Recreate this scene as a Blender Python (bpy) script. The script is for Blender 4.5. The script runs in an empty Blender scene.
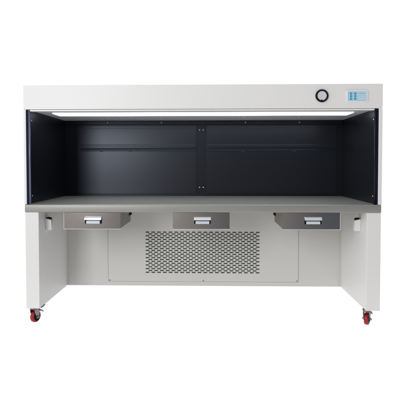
import bpy, bmesh, math, random
from mathutils import Vector, Matrix
random.seed(4)
S = bpy.context.scene
COL = S.collection
PI = math.pi

# ------------------------------------------------------------------ materials
def mat(name, col, rough=.5, metal=0., spec=.5, coat=0., bump=0., bscale=300., bstretch=(1, 1, 1),
        var=0., vscale=3., rvar=0., aniso=0.):
    m = bpy.data.materials.new(name); m.use_nodes = True
    nt = m.node_tree; n = nt.nodes; l = nt.links; b = n['Principled BSDF']
    b.inputs['Base Color'].default_value = (*col, 1)
    b.inputs['Roughness'].default_value = rough
    b.inputs['Metallic'].default_value = metal
    b.inputs['Specular IOR Level'].default_value = spec
    b.inputs['Coat Weight'].default_value = coat
    b.inputs['Coat Roughness'].default_value = .15
    b.inputs['Anisotropic'].default_value = aniso
    tc = n.new('ShaderNodeTexCoord')
    def noise(scale, stretch, detail=4):
        mp = n.new('ShaderNodeMapping'); mp.inputs['Scale'].default_value = stretch
        l.new(tc.outputs['Object'], mp.inputs['Vector'])
        t = n.new('ShaderNodeTexNoise'); t.inputs['Scale'].default_value = scale
        t.inputs['Detail'].default_value = detail
        l.new(mp.outputs[0], t.inputs['Vector']); return t
    if bump:
        t = noise(bscale, bstretch)
        bp = n.new('ShaderNodeBump'); bp.inputs['Strength'].default_value = bump
        bp.inputs['Distance'].default_value = .0006
        l.new(t.outputs['Fac'], bp.inputs['Height']); l.new(bp.outputs[0], b.inputs['Normal'])
    if var:
        t = noise(vscale, bstretch if metal else (1, 1, 1), 5)
        mx = n.new('ShaderNodeMix'); mx.data_type = 'RGBA'
        mx.inputs['A'].default_value = (*[c*(1-var) for c in col], 1)
        mx.inputs['B'].default_value = (*[min(1, c*(1+var)) for c in col], 1)
        l.new(t.outputs['Fac'], mx.inputs['Factor']); l.new(mx.outputs['Result'], b.inputs['Base Color'])
    if rvar:
        t = noise(vscale*1.7, bstretch if metal else (1, 1, 1), 6)
        mr = n.new('ShaderNodeMapRange')
        mr.inputs['To Min'].default_value = rough-rvar; mr.inputs['To Max'].default_value = rough+rvar
        l.new(t.outputs['Fac'], mr.inputs['Value']); l.new(mr.outputs[0], b.inputs['Roughness'])
    return m

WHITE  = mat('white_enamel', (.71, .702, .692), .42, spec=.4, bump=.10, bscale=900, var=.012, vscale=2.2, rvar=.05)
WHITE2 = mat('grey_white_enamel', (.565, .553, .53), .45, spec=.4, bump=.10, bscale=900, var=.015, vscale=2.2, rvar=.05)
BLACK  = mat('black_lining', (.0055, .006, .0085), .36, spec=.3, bump=.08, bscale=700, rvar=.06, vscale=3)
RAIL   = mat('rail_enamel', (.006, .008, .012), .33, spec=.33, bump=.05, bscale=700)
RIM    = mat('pale_rim', (.56, .56, .55), .4)
NAVY   = mat('navy_edge', (.003, .004, .020), .6, spec=.15)
BEADLIT   = mat('edge_bead', (.11, .12, .21), .30, spec=.6)
CEIL   = mat('grey_ceiling', (.84, .88, .97), .40, spec=.4, var=.02)
STEEL  = mat('brushed_steel', (.290, .284, .268), .40, metal=.4, bump=.06, bscale=40, bstretch=(1, 60, 60), var=.03, vscale=6, rvar=.04)
DSTEEL = mat('dark_steel', (.40, .39, .385), .20, metal=1, bump=.035, bscale=40, bstretch=(1, 60, 60), var=.07, vscale=5, rvar=.03)
GALV   = mat('galvanised_steel', (.30, .29, .25), .5, metal=.8, var=.12, vscale=40)
CHROME = mat('chrome', (.88, .90, .91), .25, metal=.45)
LILAC  = mat('pale_grip', (.58, .62, .70), .35, spec=.5)
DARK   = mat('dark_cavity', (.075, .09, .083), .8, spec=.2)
GASKET = mat('black_rubber', (.006, .006, .007), .55, spec=.1)
GAPSHADE = mat('grey_gap_shade', (.20, .20, .20), .6)  # grey that stands in for shade in the gaps
FACE   = mat('dial_face', (.62, .62, .66), .3, spec=.5)
INK    = mat('dial_marks', (.50, .50, .54), .5)
BEZEL  = mat('white_bezel', (.74, .74, .73), .35)
SCREEN = mat('blue_screen', (.42, .60, .76), .25, spec=.5)
PALE   = mat('pale_display', (.52, .66, .78), .2, spec=.5)
TEAL   = mat('teal_button', (.02, .33, .55), .35)
TEAL2  = mat('aqua_mark', (.30, .66, .68), .35)
GREYB  = mat('grey_mark', (.30, .45, .58), .35)
RED    = mat('red_polyurethane', (.30, .003, .014), .35, spec=.35, coat=.0)
HUB    = mat('pale_hub', (.72, .68, .70), .35)
ZINC   = mat('zinc_plate', (.22, .24, .235), .38, metal=1, var=.15, vscale=60)
SCREW  = mat('screw_head', (.82, .82, .84), .25, metal=1)
SCREWW = mat('painted_screw', (.85, .85, .88), .35, metal=.1)
SLOTH  = mat('dark_slot', (.02, .02, .025), .6)

LAMP = bpy.data.materials.new('lit_diffuser'); LAMP.use_nodes = True
b = LAMP.node_tree.nodes['Principled BSDF']
b.inputs['Base Color'].default_value = (.85, .87, .9, 1)
b.inputs['Emission Color'].default_value = (.93, .97, 1, 1)
b.inputs['Emission Strength'].default_value = 5.6

# perforated black filter guard: a fine staggered hole pattern as bump and colour
PERF = bpy.data.materials.new('perforated_black'); PERF.use_nodes = True
nt = PERF.node_tree; n = nt.nodes; l = nt.links; b = n['Principled BSDF']
b.inputs['Roughness'].default_value = .31; b.inputs['Specular Tint'].default_value = (.80, .86, 1, 1); b.inputs['Specular IOR Level'].default_value = .42
tc = n.new('ShaderNodeTexCoord'); vo = n.new('ShaderNodeTexVoronoi')
vo.inputs['Scale'].default_value = 110; vo.inputs['Randomness'].default_value = .0
mp = n.new('ShaderNodeMapping'); mp.inputs['Rotation'].default_value = (0, math.radians(45), 0)
l.new(tc.outputs['Object'], mp.inputs['Vector']); l.new(mp.outputs[0], vo.inputs['Vector'])
mr = n.new('ShaderNodeMapRange'); mr.inputs['From Min'].default_value = .26; mr.inputs['From Max'].default_value = .36
l.new(vo.outputs['Distance'], mr.inputs['Value'])
mx = n.new('ShaderNodeMix'); mx.data_type = 'RGBA'
mx.inputs['A'].default_value = (.003, .003, .005, 1); mx.inputs['B'].default_value = (.0065, .007, .0105, 1)
l.new(mr.outputs[0], mx.inputs['Factor']); l.new(mx.outputs['Result'], b.inputs['Base Color'])
bp = n.new('ShaderNodeBump'); bp.inputs['Strength'].default_value = .30; bp.inputs['Distance'].default_value = .0008
l.new(mr.outputs[0], bp.inputs['Height']); l.new(bp.outputs[0], b.inputs['Normal'])

for m_ in (BLACK, RAIL):
    m_.node_tree.nodes['Principled BSDF'].inputs['Specular Tint'].default_value = (.78, .86, 1, 1)

# ------------------------------------------------------------------ mesh helpers
def box(bm, x0, x1, y0, y1, z0, z1):
    vs = [bm.verts.new((x, y, z)) for x in (x0, x1) for y in (y0, y1) for z in (z0, z1)]
    for f in ((0,1,3,2), (4,6,7,5), (0,4,5,1), (2,3,7,6), (0,2,6,4), (1,5,7,3)):
        bm.faces.new([vs[i] for i in f])

def prism(bm, prof, axis, a, b_):
    """extrude a 2-D outline along axis ('x': prof=(y,z); 'y': (x,z); 'z': (x,y))"""
    def P(u, v, w):
        return {'x': (w, u, v), 'y': (u, w, v), 'z': (u, v, w)}[axis]
    A = [bm.verts.new(P(u, v, a)) for u, v in prof]; B = [bm.verts.new(P(u, v, b_)) for u, v in prof]
    k = len(prof)
    bm.faces.new(A); bm.faces.new(B[::-1])
    for i in range(k):
        bm.faces.new((A[i], B[i], B[(i+1) % k], A[(i+1) % k]))

def lathe(bm, prof, seg=40, M=Matrix()):
    """prof: (radius, height) rings about local z, closed by caps where the radius is 0"""
    rings = []
    for r, h in prof:
        if r < 1e-6: rings.append([bm.verts.new(M @ Vector((0, 0, h)))])
        else: rings.append([bm.verts.new(M @ Vector((r*math.cos(2*PI*i/seg), r*math.sin(2*PI*i/seg), h))) for i in range(seg)])
    for A, B in zip(rings, rings[1:]):
        for i in range(seg):
            j = (i+1) % seg
            if len(A) == 1 and len(B) == 1: continue
            if len(A) == 1: bm.faces.new((A[0], B[i], B[j]))
            elif len(B) == 1: bm.faces.new((A[i], B[0], A[j]))
            else: bm.faces.new((A[i], B[i], B[j], A[j]))

def obj(name, bm, m, parent=None, bevel=0., smooth=False, seg=2, autosmooth=False):
    bmesh.ops.recalc_face_normals(bm, faces=bm.faces)
    me = bpy.data.meshes.new(name); bm.to_mesh(me); bm.free()
    me.materials.append(m)
    if autosmooth:
        for p in me.polygons: p.use_smooth = True
        me.set_sharp_from_angle(angle=math.radians(28))
    o = bpy.data.objects.new(name, me); COL.objects.link(o)
    if parent: o.parent = parent
    if smooth:
        for p in me.polygons: p.use_smooth = True
    if bevel:
        md = o.modifiers.new('bevel', 'BEVEL'); md.width = bevel; md.segments = seg
        md.limit_method = 'ANGLE'; md.angle_limit = math.radians(40); md.harden_normals = True
        for p in me.polygons: p.use_smooth = True
    return o

def boxes(name, lst, m, parent, bevel=.0012, **k):
    bm = bmesh.new()
    for b6 in lst: box(bm, *b6)
    return obj(name, bm, m, parent, bevel, **k)

# ------------------------------------------------------------------ setting: added translucent sheet, glows from below so no shadow shows
FZ = -.0972
bm = bmesh.new(); box(bm, -7, 7, -1.15, 14, FZ-.004, FZ)
bm2 = bmesh.new()
vs = [bm2.verts.new(v) for v in ((-7, -1.15, FZ), (7, -1.15, FZ), (7, 14, FZ), (-7, 14, FZ))]
bm2.faces.new(vs); bm.free()
FL = bpy.data.materials.new('white_translucent_sheet'); FL.use_nodes = True
nt = FL.node_tree; nt.nodes.clear()
tr = nt.nodes.new('ShaderNodeBsdfTranslucent'); tr.inputs[0].default_value = (1, 1, 1, 1)
out = nt.nodes.new('ShaderNodeOutputMaterial'); nt.links.new(tr.outputs[0], out.inputs[0])
fl = obj('floor', bm2, FL); fl['kind'] = 'structure'

# ------------------------------------------------------------------ the clean bench
bench = bpy.data.objects.new('clean_bench', None); COL.objects.link(bench)
bench.location = (0, 0, 0)
bench['label'] = 'white laminar flow bench with black open chamber, steel worktop, three drawers and red castors'
bench['category'] = 'clean bench'
T = bench

ZT, ZB, ZC, ZD = 1.2625, 1.125, .5942, .5502
XO, XI, LI = 1.0, .9805, .920       # outer side, inside of chamber, inside of legs
D1, D2, DB = .68, .4947, .80
SC = []                             # screw helper

def screw(x, y, z, axis, parent, r=.0042, m=SCREW):
    M = Matrix.Translation((x, y, z))
    if axis == 'y': M = M @ Matrix.Rotation(PI/2, 4, 'X')       # head looks to -y
    if axis == 'x+': M = M @ Matrix.Rotation(PI/2, 4, 'Y')
    if axis == 'x-': M = M @ Matrix.Rotation(-PI/2, 4, 'Y')
    if axis == 'z-': M = M @ Matrix.Rotation(PI, 4, 'X')
    bm = bmesh.new()
    lathe(bm, [(0, 0), (r, 0), (r, .0008), (r*.75, .0022), (r*.3, .0028), (0, .0028)], 16, M)
    return obj('screw', bm, m, parent, smooth=True)

# header: fascia, top housing and the front return of its underside
bm = bmesh.new()
prism(bm, [(0, 1.1282), (0, ZT), (DB, ZT), (DB, 1.1345), (.020, 1.1345), (.020, 1.1282)], 'x', -XO, XO)
header = obj('header', bm, WHITE, T, .0022)
boxes('gap_shade_strip', [(-.9860, XI-.001, .0070, .0195, 1.1262, 1.1281)], GAPSHADE, T, 0)  # grey strip in place of the shadow under the fascia lip
boxes('valance', [(-.9635, .9565, .0035, .0060, 1.1175, 1.1260), (-.9855, XI-.0015, .0062, .0995, 1.1236, 1.1260)], WHITE, header, .0008)
# grey ceiling of the chamber with the long lamp
boxes('chamber_ceiling', [(-.9860, XI-.002, .1005, D1-.002, 1.1290, 1.1343)], CEIL, T, 0)
lamp = boxes('lamp_housing', [(-.905, .905, .145, .311, 1.1262, 1.1288)], WHITE, T, .0008)
boxes('lamp_diffuser', [(-.892, .892, .160, .296, 1.1210, 1.1260)], LAMP, lamp, .002)
for x in (-.632, -.274, .274, .632):
    screw(x, .484, 1.1290, 'z-', T, .0048, SCREWW)

# side walls (white) and black linings
for s in (-1, 1):
    XI = .9865 if s < 0 else .9795
    a, b_ = sorted((s*XO, s*XI))
    sw = boxes('side_wall', [(a, b_, 0, DB, ZC+.0004, ZB-.0003)], WHITE, T, .0015)
    a, b_ = sorted((s*(XI-.0002), s*(XI-.0042)))
    li = boxes('side_lining', [(a, b_, .012, D1-.0005, ZC+.0006, 1.1288)], BLACK, T, 0)
    li['label'] = 'black steel lining of the chamber side'
    a, b_ = sorted((s*(XI-.0002), s*(XI-.0112)))
    boxes('edge_frame', [(a, b_, .003, .0115, ZC+.0008, ZB+.0008)], NAVY, li, .0006)
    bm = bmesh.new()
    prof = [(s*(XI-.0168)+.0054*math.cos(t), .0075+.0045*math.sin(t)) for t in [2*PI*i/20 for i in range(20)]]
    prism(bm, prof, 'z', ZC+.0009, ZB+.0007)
    obj('edge_bead', bm, BEADLIT if s < 0 else BLACK, li, smooth=True)  # left bead's reflection is put into its paler colour
    for z in (1.073, .637):
        screw(s*(XI-.0042), .070, z, 'x-' if s > 0 else 'x+', li, .0045)

XI = .9805
# back wall: frame, centre strip, two perforated guards with a cross rail
bw = boxes('back_wall', [(-.9860, XI-.001, D1, D1+.02, ZC-.02, 1.1290)], BLACK, T, 0)
boxes('top_rail', [(-.9800, XI-.007, D1-.014, D1-.0004, 1.100, 1.1286)], BLACK, bw, .002)
for x in (-.6776, -.2964, .2963, .6734):
    screw(x, D1-.014, 1.1135, 'y', bw, .0042)
for x in (-.0265, -.0005):
    for z in (1.0621, .6554):
        screw(x, D1, z, 'y', bw, .0046)
for x0, x1 in ((-.905, -.050), (.024, .935)):
    g = boxes('filter_guard', [(x0, x1, D1-.0025, D1-.0003, .612, 1.094)], PERF, T, .001)
    g['label'] = 'perforated black filter guard at the back of the chamber'
    # cross rail: a folded strip, flat in the middle with sloping flanks
    bm = bmesh.new()
    prism(bm, [(D1-.0026, .9125), (D1-.0036, .9150), (D1-.0040, .9215), (D1-.0028, .9232), (D1-.0028, .9268),
               (D1-.0040, .9285), (D1-.0044, .9350), (D1-.0036, .9540), (D1-.0026, .9620)], 'x', (x0+.03 if x0 < 0 else x0+.004), x1-.004)
    cr = obj('cross_rail', bm, RAIL, g, .0005)
    for x in (-.7255, -.5181, -.245) if x0 < 0 else (.28, .64):
        boxes('fixing_slot', [(x-.010, x+.010, D1-.0050, D1-.0027, .9085, .9140)], SLOTH, g, .001)
    boxes('guard_seam', [(x0+.004, x1-.004, D1-.0031, D1-.0026, 1.072, 1.0738)], SLOTH, g, 0)

# steel worktop with rolled front edge
bm = bmesh.new(); R = .0085
prof = [(D1-.0005, ZC), (.0, ZC)]
prof = [(D1-.0005, ZD+.001), (D1-.0005, ZC)]
y0 = -.0035
for t in [i*PI/2/6 for i in range(7)]:
    prof.append((y0+R-R*math.sin(t), ZC-R+R*math.cos(t)))
r2 = .004
for t in [i*PI/2/4 for i in range(5)]:
    prof.append((y0+r2-r2*math.cos(t), ZD+r2-r2*math.sin(t)))
prof.append((.022, ZD)); prof.append((.022, ZD+.001))
prism(bm, prof, 'x', -.9962, .9962)
wt = obj('worktop', bm, STEEL, T, autosmooth=True)

# legs (deep side boxes)
for s in (-1, 1):
    a, b_ = sorted((s*.9968, s*LI))
    leg = boxes('leg', [(a, b_, 0, DB, 0, ZD-.0006)], WHITE, T, .0022)
    a, b_ = sorted((s*(LI-.0002), s*(LI-.0108)))
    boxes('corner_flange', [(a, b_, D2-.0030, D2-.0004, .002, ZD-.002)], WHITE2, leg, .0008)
    # little housing screwed to the inside of the leg, dark opening on its sloping top
    xa, xb = LI-.0003, LI-.036
    bm = bmesh.new()
    pr = [(s*xa, .432), (s*(xb+.006), .432), (s*(xb+.001), .437), (s*xb, .444), (s*xb, .490), (s*(xb+.004), .496), (s*xa, .503)]
    prism(bm, pr, 'y', .098, .132)
    h = obj('socket_housing', bm, BEZEL, leg, .003)
    bm = bmesh.new()
    prism(bm, [(s*(xa-.006), .5002), (s*(xb+.007), .4955), (s*(xb+.004), .5005), (s*(xb+.010), .5065), (s*(xa-.009), .5095)], 'y', .101, .129)
    obj('socket_cap', bm, GASKET, leg, .0015)

# lower body behind the knee space
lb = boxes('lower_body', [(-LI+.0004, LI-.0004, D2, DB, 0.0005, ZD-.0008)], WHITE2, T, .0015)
px0, px1, pz0, pz1 = -.6381, .6368, .0312, .5440
boxes('panel_gap_shade', [(px0-.0028, px1+.0028, D2-.0006, D2-.0002, pz0-.0028, pz1)], GAPSHADE, lb, 0)  # grey sheet draws the shaded gap round the access panel
F0, F1 = D2-.0048, D2-.0011
gx0, gx1, gz0, gz1 = -.3925, .3925, .0865, .3705
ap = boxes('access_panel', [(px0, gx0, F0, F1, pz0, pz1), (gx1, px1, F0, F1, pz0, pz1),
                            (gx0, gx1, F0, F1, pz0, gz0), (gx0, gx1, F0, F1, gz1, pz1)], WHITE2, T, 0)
for x in (.0025, .628, -.630):
    screw(x, F0, pz0+.0065, 'y', ap, .0045, ZINC)
# perforated grille: real staggered round-ended slots with depth
bm = bmesh.new()
NR, PX = 23, .0389
ph = (gz1-gz0)/NR; sw_, sh = .0268, .0086
def slot_ring(cx, cz):
    pts = []; r = sh/2; hw = sw_/2-r
    for i in range(6): 
        t = -PI/2+PI*i/5; pts.append((cx+hw+r*math.cos(t), cz+r*math.sin(t)))
    for i in range(6):
        t = PI/2+PI*i/5; pts.append((cx-hw+r*math.cos(t), cz+r*math.sin(t)))
    return pts
def cell(x0, x1, z0, z1, hole=True):
    y = F0
    if not hole:
        bm.faces.new([bm.verts.new(v) for v in ((x0, y, z0), (x1, y, z0), (x1, y, z1), (x0, y, z1))]); return
    cx, cz = (x0+x1)/2, (z0+z1)/2
    ring = slot_ring(cx, cz); hw = sw_/2-sh/2
    outer = []
    for i, (x, z) in enumerate(ring):
        k = i % 6; right = i < 6
        if k in (0, 5):
            outer.append((x, z0 if z < cz else z1))
        elif k in (1, 4):
            outer.append((x1 if right else x0, z0 if z < cz else z1))
        else:
            outer.append((x1 if right else x0, z))
    A = [bm.verts.new((x, y, z)) for x, z in ring]; B = [bm.verts.new((x, y, z)) for x, z in outer]
    D = [bm.verts.new((x, F1, z)) for x, z in ring]
    k = len(A)
    for i in range(k):
        j = (i+1) % k
        bm.faces.new((A[i], A[j], B[j], B[i])); bm.faces.new((A[i], D[i], D[j], A[j]))
for r in range(NR):
    z0, z1 = gz0+r*ph, gz0+(r+1)*ph
    odd = r % 2; x = gx0+(PX/2 if odd else 0); nmax = int((gx1-x)/PX+1e-3)
    if odd: cell(gx0, x, z0, z1, False)
    for i in range(nmax):
        cell(x, x+PX, z0, z1); x += PX
    if gx1-x > 1e-4: cell(x, gx1, z0, z1, False)
boxes('grille_backing', [(gx0-.004, gx1+.004, D2-.0010, D2-.0007, gz0-.004, gz1+.004)], DARK, ap, 0)  # dark sheet stands in for the unlit hollow behind the slots
gr = obj('grille', bm, WHITE2, ap)
gr['label'] = 'perforated air intake grille of staggered slots'

# three drawers under the worktop
def drawer(x0, x1, side):
    z0, z1 = .4535, .5472
    y0, y1 = .020, .345
    bm = bmesh.new()
    # tray: sides, back and bottom with a cut back corner
    for xa in (x0+.001, x1-.0035):
        prism(bm, [(y0+.004, z0+.003), (y1, z0+.004), (y1, z1), (y0+.004, z1)], 'x', xa, xa+.0025)
    box(bm, x0+.0035, x1-.0035, y0+.004, y1, z0+.003, z0+.0055)
    box(bm, x0+.0035, x1-.0035, y1-.003, y1, z0+.0056, z1)
    d = obj('drawer', bm, GALV, T)
    rl = [(x0-.0028, x1+.0028, y0, y0+.018, z0-.0028, z0+.0006)]
    if side <= 0: rl.append((x0-.0028, x0+.0006, y0, y0+.018, z0+.0006, z1+.002))
    if side > 0: rl.append((x1-.0006, x1+.0028, y0, y0+.018, z0+.0006, z1+.002))
    if side: boxes('rim', rl, RIM, d, 0)
    else: boxes('rim', rl[:1], RIM, d, 0)
    # front: a steel skin with a very slight outward bow
    bm = bmesh.new(); N = 24; bow = .0070
    front = [(x0+.001+(x1-x0-.002)*i/N, y0+.0022-bow*(1-(2*i/N-1)**2)) for i in range(N+1)]
    prism(bm, front+[(x1-.001, y0+.0036), (x0+.001, y0+.0036)], 'z', z0+.0012, z1)
    fp = obj('front_panel', bm, DSTEEL, d, autosmooth=True)
    for sx in (x0-.006, x1-.0008):
        boxes('slide', [(sx, sx+.0068, y1-.05, y1+.012, z0+.045, z0+.062)], GASKET, d, .001)
    cx = (x0+x1)/2+.0075
    w = .0475
    # pull: hooded chrome bar over a pale grip, dark end cheeks
    bm = bmesh.new()
    pr = [(y0-.0016, .5245), (y0-.0100, .5240), (y0-.0165, .5205), (y0-.0195, .5150), (y0-.0200, .5065), (y0-.0180, .5060),
          (y0-.0160, .5130), (y0-.0100, .5175), (y0-.0016, .5180)]
    prism(bm, pr, 'x', cx-w, cx+w)
    hd = obj('handle', bm, CHROME, d, .0006)
    boxes('handle_back', [(cx-w+.004, cx+w-.004, y0-.0042, y0-.0018, .4835, .5178)], SLOTH, d, 0)
    for hx in (cx-w+.001, cx+w-.0085):
        boxes('handle_cheek', [(hx, hx+.0075, y0-.014, y0-.0043, .4840, .5085)], GASKET, d, .0015)
    bm = bmesh.new()
    prism(bm, [(y0-.006, .4835), (y0-.0145, .4850), (y0-.0160, .4900), (y0-.0145, .4985), (y0-.0125, .5005), (y0-.010, .4985), (y0-.006, .4900)], 'x', cx-w+.009, cx+w-.009)
    obj('grip', bm, LILAC, d, .0006)
    return d
drawer(-.7815, -.4590, -1).__setitem__('label', 'left stainless steel drawer below the worktop')
drawer(-.1635, .1600, 0).__setitem__('label', 'middle stainless steel drawer above the slotted grille')
drawer(.4560, .7785, 1).__setitem__('label', 'right stainless steel drawer below the worktop')

# pressure gauge on the header
MY = Matrix.Rotation(PI/2, 4, 'X')
def face_m(x, z, y=0): return Matrix.Translation((x, y, z)) @ MY
GX, GZ = .6655, 1.1970
bm = bmesh.new()
lathe(bm, [(.0258, .0005), (.0258, .008), (.0278, .0105), (.0320, .0105), (.0345, .0085), (.0352, .004), (.0352, .0002)], 64, face_m(GX, GZ))
ring = obj('gauge', bm, GASKET, T, smooth=True); ring['label'] = 'round pressure gauge with black ring and pale face'
bm = bmesh.new(); lathe(bm, [(0, .0050), (.0269, .0050), (.0269, .0010)], 64, face_m(GX, GZ)); obj('dial', bm, FACE, ring)
bm = bmesh.new()
for i in range(9):
    t = math.radians(-45+i*33.75); c, s_ = math.cos(t), math.sin(t)
    w = .0004; a, b2 = .0205, .0235
    q = [(GX+c*a-s_*w, GZ+s_*a+c*w), (GX+c*b2-s_*w, GZ+s_*b2+c*w), (GX+c*b2+s_*w, GZ+s_*b2-c*w), (GX+c*a+s_*w, GZ+s_*a-c*w)]
    prism(bm, q, 'y', -.0054, -.0048)
obj('dial_marks', bm, INK, ring)
bm = bmesh.new()
t = math.radians(225); c, s_ = math.cos(t), math.sin(t)
prism(bm, [(GX-c*.004-s_*.0007, GZ-s_*.004+c*.0007), (GX+c*.0185, GZ+s_*.0185), (GX-c*.004+s_*.0007, GZ-s_*.004-c*.0007)], 'y', -.0062, -.0058)
obj('needle', bm, INK, ring)
bm = bmesh.new(); box(bm, GX-.0045, GX+.001, -.0090, -.0052, GZ-.0265, GZ-.0215)
obj('zero_screw', bm, GASKET, ring, .001)

# control panel
bx0, bx1, bz0, bz1 = .8010, .9150, 1.1620, 1.2262
bm = bmesh.new()
i0, i1, j0, j1 = .8080, .9100, 1.1680, 1.2200
for q in ((bx0, i0, bz0, bz1), (i1, bx1, bz0, bz1), (i0, i1, bz0, j0), (i0, i1, j1, bz1)):
    box(bm, q[0], q[1], -.0062, -.0002, q[2], q[3])
bmesh.ops.remove_doubles(bm, verts=bm.verts, dist=1e-6)
cp = obj('control_panel', bm, BEZEL, T); cp['label'] = 'white framed control panel with pale blue screen and teal keys'
boxes('screen', [(i0+.0001, i1-.0001, -.0036, -.0004, j0+.0001, j1-.0001)], SCREEN, cp, 0)
boxes('display', [(.8655, .9030, -.0044, -.0037, 1.1745, 1.2110)], PALE, cp, 0)
for x in (.8243, .8470):
    for z in (1.2085, 1.1940, 1.1795):
        boxes('key', [(x-.0058, x+.0058, -.0056, -.0037, z-.0050, z+.0050)], TEAL, cp, .0012)
boxes('status_light', [(.8570, .8600, -.0048, -.0037, 1.2040, 1.2085)], TEAL2, cp, 0)
boxes('status_light', [(.8570, .8600, -.0048, -.0037, 1.1905, 1.1950)], TEAL2, cp, 0)
boxes('status_light', [(.8570, .8600, -.0048, -.0037, 1.1770, 1.1815)], TEAL2, cp, 0)
for q in ((.8680, .9005, 1.2045, 1.2085), (.8680, .8830, 1.1945, 1.1965), (.8865, .9005, 1.1945, 1.1965), (.8680, .8960, 1.1850, 1.1865)):
    boxes('display_row', [(q[0], q[1], -.0050, -.0045, q[2], q[3])], GREYB, cp, 0)

# castors: mounting plate, fork, tyre, hub, axle, brake pedal
def castor(x, y, ang, pl):
    root_m = Matrix.Translation((x, y, 0)) @ Matrix.Rotation(ang, 4, 'Z')
    r, w = .0340, .0115
    cz = FZ+r; off = .012                           # wheel trails the swivel towards local +y
    def fin(o):
        o.matrix_basis = root_m if o.parent is T else Matrix(); return o
    bm = bmesh.new()
    lathe(bm, [(0, -.0035), (.021, -.0035), (.023, -.006), (.023, -.012), (.019, -.0155), (0, -.0155)], 32)
    box(bm, -.0185, .0185, -.012, off+.016, -.0195, -.0156)
    for s in (-1, 1):
        pr = [(-.013, -.0165), (off+.018, -.0165), (off+.014, -.035), (off+.010, cz-.008), (off, cz-.013), (off-.009, cz-.007), (-.010, -.036)]
        xa, xb = sorted((s*.0155, s*.0185))
        prism(bm, pr, 'x', xa, xb)
    MX = Matrix.Translation((0, off, cz)) @ Matrix.Rotation(PI/2, 4, 'Y')
    lathe(bm, [(0, -.0265), (.0040, -.0265), (.0060, -.0245), (.0060, -.0186)], 12, MX)
    lathe(bm, [(.0060, .0186), (.0060, .0245), (.0040, .0265), (0, .0265)], 12, MX)
    k = fin(obj('castor', bm, ZINC, T, .0006))
    bm = bmesh.new()
    box(bm, pl[0], pl[1], pl[2], pl[3], -.0034, -.0004)
    fin(obj('mounting_plate', bm, ZINC, k, .0008)).matrix_basis = Matrix.Rotation(-ang, 4, 'Z')
    bm = bmesh.new()
    pr = [(r-.009, -w)]
    for i in range(9):
        t = -1+2*i/8; pr.append((r-.0028*abs(t)**3, t*w))
    pr.append((r-.009, w)); pr.append((r-.009, -w))
    lathe(bm, pr, 56, MX); obj('tyre', bm, RED, k, smooth=True)
    bm = bmesh.new()
    lathe(bm, [(0, -w+.001), (.008, -w+.001), (.010, -w+.004), (.019, -w+.004), (.021, -w+.0005), (r-.0091, -w+.0005)], 40, MX)
    lathe(bm, [(r-.0091, w-.0005), (.021, w-.0005), (.019, w-.004), (.010, w-.004), (.008, w-.001), (0, w-.001)], 40, MX)
    obj('hub', bm, GASKET, k, .0)
    bm = bmesh.new()
    prism(bm, [(off+.016, -.0230), (off+.030, -.0300), (off+.046, -.0455), (off+.047, -.0490), (off+.038, -.0450), (off+.026, -.0380), (off+.014, -.0320)], 'x', -.0130, .0240)
    obj('brake_pedal', bm, ZINC, k, .0010)
    return k
castor(-.972, .048, math.radians(-19), (-.020, .056, -.024, .034))['label'] = 'left castor swivelled sideways with its brake pedal out'
castor(.9400, .048, math.radians(-29), (-.014, .046, -.028, .010))['label'] = 'right castor turned straight to the front'

# ------------------------------------------------------------------ camera (solved from the photograph)
f, cy = 450.1778, 177.5506
pi_, ya, ro = -.0296, -.0240, -.0007
Fw = Vector((math.sin(ya)*math.cos(pi_), math.cos(ya)*math.cos(pi_), math.sin(pi_)))
Rt = Vector((math.cos(ya), -math.sin(ya), 0)); Up = Rt.cross(Fw)
R2 = Rt*math.cos(ro)+Up*math.sin(ro); U2 = Up*math.cos(ro)-Rt*math.sin(ro)
cam = bpy.data.cameras.new('camera'); co = bpy.data.objects.new('camera', cam); COL.objects.link(co)
M = Matrix((R2, U2, -Fw)).transposed().to_4x4(); M.translation = Vector((.0528, -2.5137, .8200))
co.matrix_world = M
cam.sensor_width = 36; cam.lens = 36*f/400; cam.shift_y = -(200-cy)/400
cam.clip_start = .05; cam.clip_end = 200
S.camera = co

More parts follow.
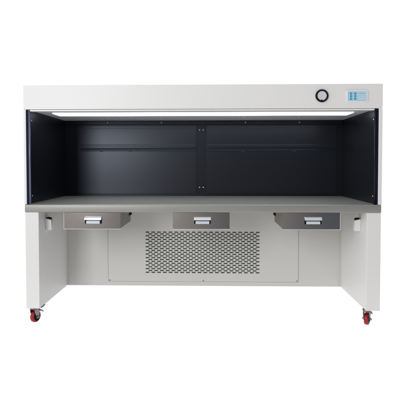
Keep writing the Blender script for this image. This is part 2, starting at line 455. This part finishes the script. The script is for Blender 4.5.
# ------------------------------------------------------------------ light: white studio surround, one big softbox front left
W = bpy.data.worlds.new('World'); S.world = W; W.use_nodes = True
nt = W.node_tree; n = nt.nodes; l = nt.links; bg = n['Background']
tc = n.new('ShaderNodeTexCoord'); sp = n.new('ShaderNodeSeparateXYZ')
l.new(tc.outputs['Generated'], sp.inputs[0])
def math_(op, a, b_):
    m = n.new('ShaderNodeMath'); m.operation = op
    for k, v in enumerate((a, b_)):
        if isinstance(v, (int, float)): m.inputs[k].default_value = v
        else: l.new(v, m.inputs[k])
    return m.outputs[0]
def smooth(v, a, b_):
    mr = n.new('ShaderNodeMapRange'); mr.interpolation_type = 'SMOOTHSTEP'
    mr.inputs['From Min'].default_value = a; mr.inputs['From Max'].default_value = b_
    l.new(v, mr.inputs['Value']); return mr.outputs[0]
side = math_('SUBTRACT', sp.outputs['Y'], math_('MULTIPLY', sp.outputs['X'], .40))
lit = math_('MAXIMUM', smooth(side, -.70, -.20), smooth(math_('MULTIPLY', sp.outputs['Z'], -1), .22, .40))
cr = n.new('ShaderNodeMix'); cr.data_type = 'RGBA'
room = n.new('ShaderNodeMix'); room.data_type = 'RGBA'    # dim studio behind the camera; warm-to-cool tint added to grade the drawer reflections
room.inputs['A'].default_value = (.50, .445, .41, 1); room.inputs['B'].default_value = (.14, .155, .175, 1)
l.new(smooth(sp.outputs['X'], -.34, .36), room.inputs['Factor'])
l.new(room.outputs['Result'], cr.inputs['A'])
cr.inputs['B'].default_value = (1.06, 1.06, 1.06, 1)    # the lit white surround
l.new(lit, cr.inputs['Factor']); l.new(cr.outputs['Result'], bg.inputs['Color'])
bg.inputs['Strength'].default_value = 1.0

def area(name, loc, target, sx, sy, power, col=(1, 1, 1)):
    L = bpy.data.lights.new(name, 'AREA'); L.shape = 'RECTANGLE'; L.size = sx; L.size_y = sy
    L.energy = power; L.color = col
    o = bpy.data.objects.new(name, L); COL.objects.link(o); o.location = loc
    d = Vector(target)-Vector(loc); o.rotation_euler = d.to_track_quat('-Z', 'Y').to_euler()
area('softbox', (-1.75, -3.5, 1.68), (-.3, .3, .8), 1.0, 1.9, 72, (.95, .975, 1))

S.view_settings.view_transform = 'Standard'; S.view_settings.look = 'None'
S.view_settings.exposure = 0; S.view_settings.gamma = 1
S.render.engine = 'CYCLES'
S.cycles.max_bounces = 8; S.cycles.diffuse_bounces = 5
